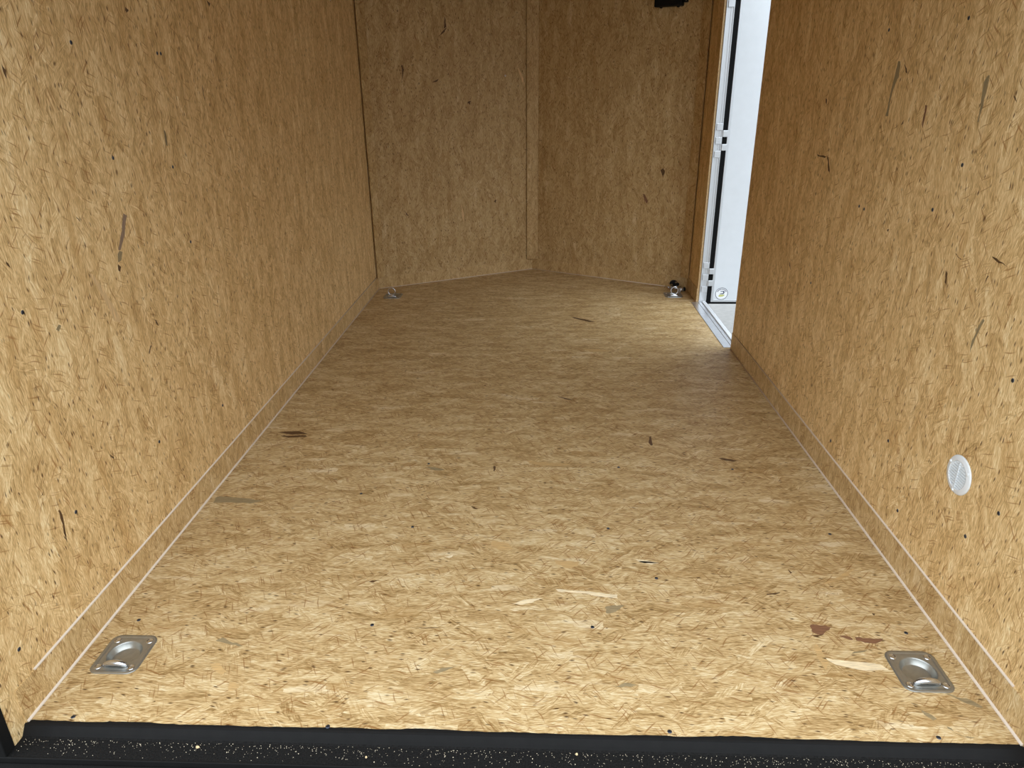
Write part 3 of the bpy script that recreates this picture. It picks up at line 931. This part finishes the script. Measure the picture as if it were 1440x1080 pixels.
# ---------------------------------------------------------------- side door: frame, threshold and the open leaf
XO = XW + 0.055       # outside face of the wall
def door_frame():
    o = empty('trim_4', (XW, OPEN1, 0))
    tag(o, 'aluminium jamb and threshold lining the side door opening', 'door frame', kind='structure')
    off = Vector((-XW, -OPEN1, 0))
    def put(nm, bm, mat):
        bmesh.ops.translate(bm, verts=bm.verts, vec=off)
        return link(nm, bm, mat, o)
    # front jamb: a flat face towards the opening with two raised ridges
    bm = bmesh.new()
    box(bm, XW + 0.0125, XO, OPEN1 - 0.004, OPEN1 - 0.0002, 0.012, OPENH)
    box(bm, XW + 0.0125, XW + 0.0165, OPEN1 - 0.0075, OPEN1 - 0.004, 0.012, OPENH)
    box(bm, XW + 0.038, XW + 0.041, OPEN1 - 0.0065, OPEN1 - 0.004, 0.012, OPENH)
    box(bm, XO - 0.004, XO, OPEN1 - 0.010, OPEN1 - 0.004, 0.012, OPENH)
    put('jamb', bm, M['alu_bright'])
    bm = bmesh.new()
    box(bm, XW + 0.0125, XO, OPEN0 + 0.0010, OPEN0 + 0.004, 0.012, OPENH)
    put('jamb', bm, M['alu_bright'])
    bm = bmesh.new()
    box(bm, XW + 0.0125, XO, OPEN0 + 0.0045, OPEN1 - 0.0045, OPENH - 0.004, OPENH - 0.0005)
    put('head', bm, M['alu_bright'])
    # threshold: flange lapping on to the floor, grooves, outer lip
    bm = bmesh.new()
    x = XW
    prof = [(x - 0.033, 0.0004), (x - 0.033, 0.0028), (x + 0.004, 0.0032), (x + 0.0055, 0.0018), (x + 0.008, 0.0018), (x + 0.0095, 0.0042), (x + 0.024, 0.0048),
            (x + 0.0255, 0.0028), (x + 0.029, 0.0028), (x + 0.029, -0.020), (x + 0.001, -0.020), (x + 0.001, 0.0004)]
    sweep_y(bm, prof, OPEN0 + 0.014, OPEN1 - 0.0015)
    put('threshold', bm, M['alu'])
    bm = bmesh.new()
    prof = [(x + 0.0295, -0.020), (x + 0.0295, 0.0080), (x + 0.0315, 0.0100), (x + 0.050, 0.0110), (x + 0.053, 0.0085), (x + 0.053, -0.020)]
    sweep_y(bm, prof, OPEN0 + 0.014, OPEN1 - 0.0105)
    put('threshold_lip', bm, M['alu_matt'])
    bm = bmesh.new()
    lathe(bm, [(0.0045, 0.0), (0.004, 0.0016), (0, 0.002)], 14, (x + 0.016, OPEN0 + 0.045, 0.0045))
    put('screw', bm, M['screw'])
door_frame()

def side_door():
    o = empty('door_1', (XO, OPEN1, 0))
    tag(o, 'white side door swung open outside on its aluminium hinges', 'door', kind='structure')
    X0, W_, Z0, Z1 = XO + 0.001, 0.845, -0.010, OPENH - 0.012
    off = Vector((-XO, -OPEN1, 0))
    Y0 = OPEN1 - 0.004
    def put(nm, bm, mat, parent=o, smooth=False):
        bmesh.ops.translate(bm, verts=bm.verts, vec=off)
        return link(nm, bm, mat, parent, smooth)
    # rubber seal round the leaf's inside edge
    bm = bmesh.new()
    for (a, b_, c_, d_) in ((X0, X0 + 0.028, Z0, Z1), (X0 + 0.0281, X0 + W_, Z0, Z0 + 0.013), (X0 + W_ - 0.028, X0 + W_, Z0 + 0.0131, Z1), (X0 + 0.0281, X0 + W_ - 0.0281, Z1 - 0.013, Z1)):
        box(bm, a, b_, Y0 + 0.001, Y0 + 0.040, c_, d_, 0, 0.003)
    put('weather_seal', bm, M['rubber'])
    # aluminium border
    bm = bmesh.new()
    fx0, fx1, fz0, fz1 = X0 + 0.0285, X0 + W_ - 0.0285, Z0 + 0.0135, Z1 - 0.0135
    for (a, b_, c_, d_) in ((fx0, fx0 + 0.014, fz0, fz1), (fx0 + 0.0141, fx1, fz0, fz0 + 0.014), (fx1 - 0.014, fx1, fz0 + 0.0141, fz1), (fx0 + 0.0141, fx1 - 0.0141, fz1 - 0.014, fz1)):
        box(bm, a, b_, Y0 - 0.001, Y0 + 0.042, c_, d_, 0, 0.0015)
    put('border', bm, M['alu_bright'])
    bm = bmesh.new()
    box(bm, fx0 + 0.0145, fx1 - 0.0145, Y0 + 0.001, Y0 + 0.041, fz0 + 0.0145, fz1 - 0.0145)
    put('panel', bm, M['white'])
    # hinges: three groups of knuckles that bridge the seal
    for zc in (0.160, 0.953, 1.720):
        bm = bmesh.new()
        h = 0.036
        for k in (-1, 1):
            box(bm, X0 + 0.001, X0 + 0.030, Y0 - 0.0075, Y0 + 0.0005, zc + k * 0.037 - h / 2, zc + k * 0.037 + h / 2, 0, 0.0025)
        for k in (-2, 0, 2):
            box(bm, XW + 0.020, XO + 0.0005, Y0 - 0.0080, Y0 - 0.0072 + 0.0025, zc + k * 0.037 - h / 2, zc + k * 0.037 + h / 2, 0, 0.001)
        put('hinge', bm, M['alu_bright'])
    # round sticker near the bottom hinge corner
    q = Matrix.Translation((1.177, Y0 + 0.0008, 0.056)) @ Matrix.Rotation(math.pi / 2, 4, 'X')
    bm = bmesh.new()
    lathe(bm, [(0, 0.0002), (0.0385, 0.0002)], 48, M4=q, mat=0)
    lathe(bm, [(0.0355, 0.0005), (0.0385, 0.0005)], 48, M4=q, mat=1)
    def poly(pts, mat, h=0.0006):
        f = bm.faces.new([bm.verts.new(q @ Vector((a, b_, h))) for a, b_ in pts])
        f.material_index = mat
    for k in range(9):                                        # arched lettering, too small to read
        a = math.radians(150 - k * 15)
        r0, r1, da = 0.0255, 0.0325, math.radians(4.6)
        pts = [(r0 * math.cos(a + da), r0 * math.sin(a + da)), (r0 * math.cos(a - da), r0 * math.sin(a - da)),
               (r1 * math.cos(a - da), r1 * math.sin(a - da)), (r1 * math.cos(a + da), r1 * math.sin(a + da))]
        poly(pts, 1)
    poly([(-0.012, -0.002), (-0.004, 0.003), (0.004, 0.002), (0.010, 0.006), (0.008, 0.013), (-0.010, 0.013), (-0.006, 0.017), (0.013, 0.018), (0.018, 0.012), (0.015, 0.001), (0.006, -0.004), (-0.004, -0.002), (-0.010, -0.006)], 1)
    poly([(-0.018, -0.012), (-0.010, -0.006), (0.002, -0.006), (0.016, -0.005), (0.020, -0.009), (0.010, -0.017), (-0.006, -0.020), (-0.016, -0.018)], 2)
    bmesh.ops.translate(bm, verts=bm.verts, vec=off)
    st = link('sticker', bm, [M['sticker'], M['sticker_ink'], M['sticker_green']], o)
    st['label'] = 'round white sticker with dark arched lettering and a yellow-green patch'
side_door()

# ---------------------------------------------------------------- the yard outside
def ground():
    bm = bmesh.new()
    box(bm, -14, 14, -14, 16, -0.60, -0.45)
    tag(link('ground', bm, M['ground']), kind='structure')
ground()
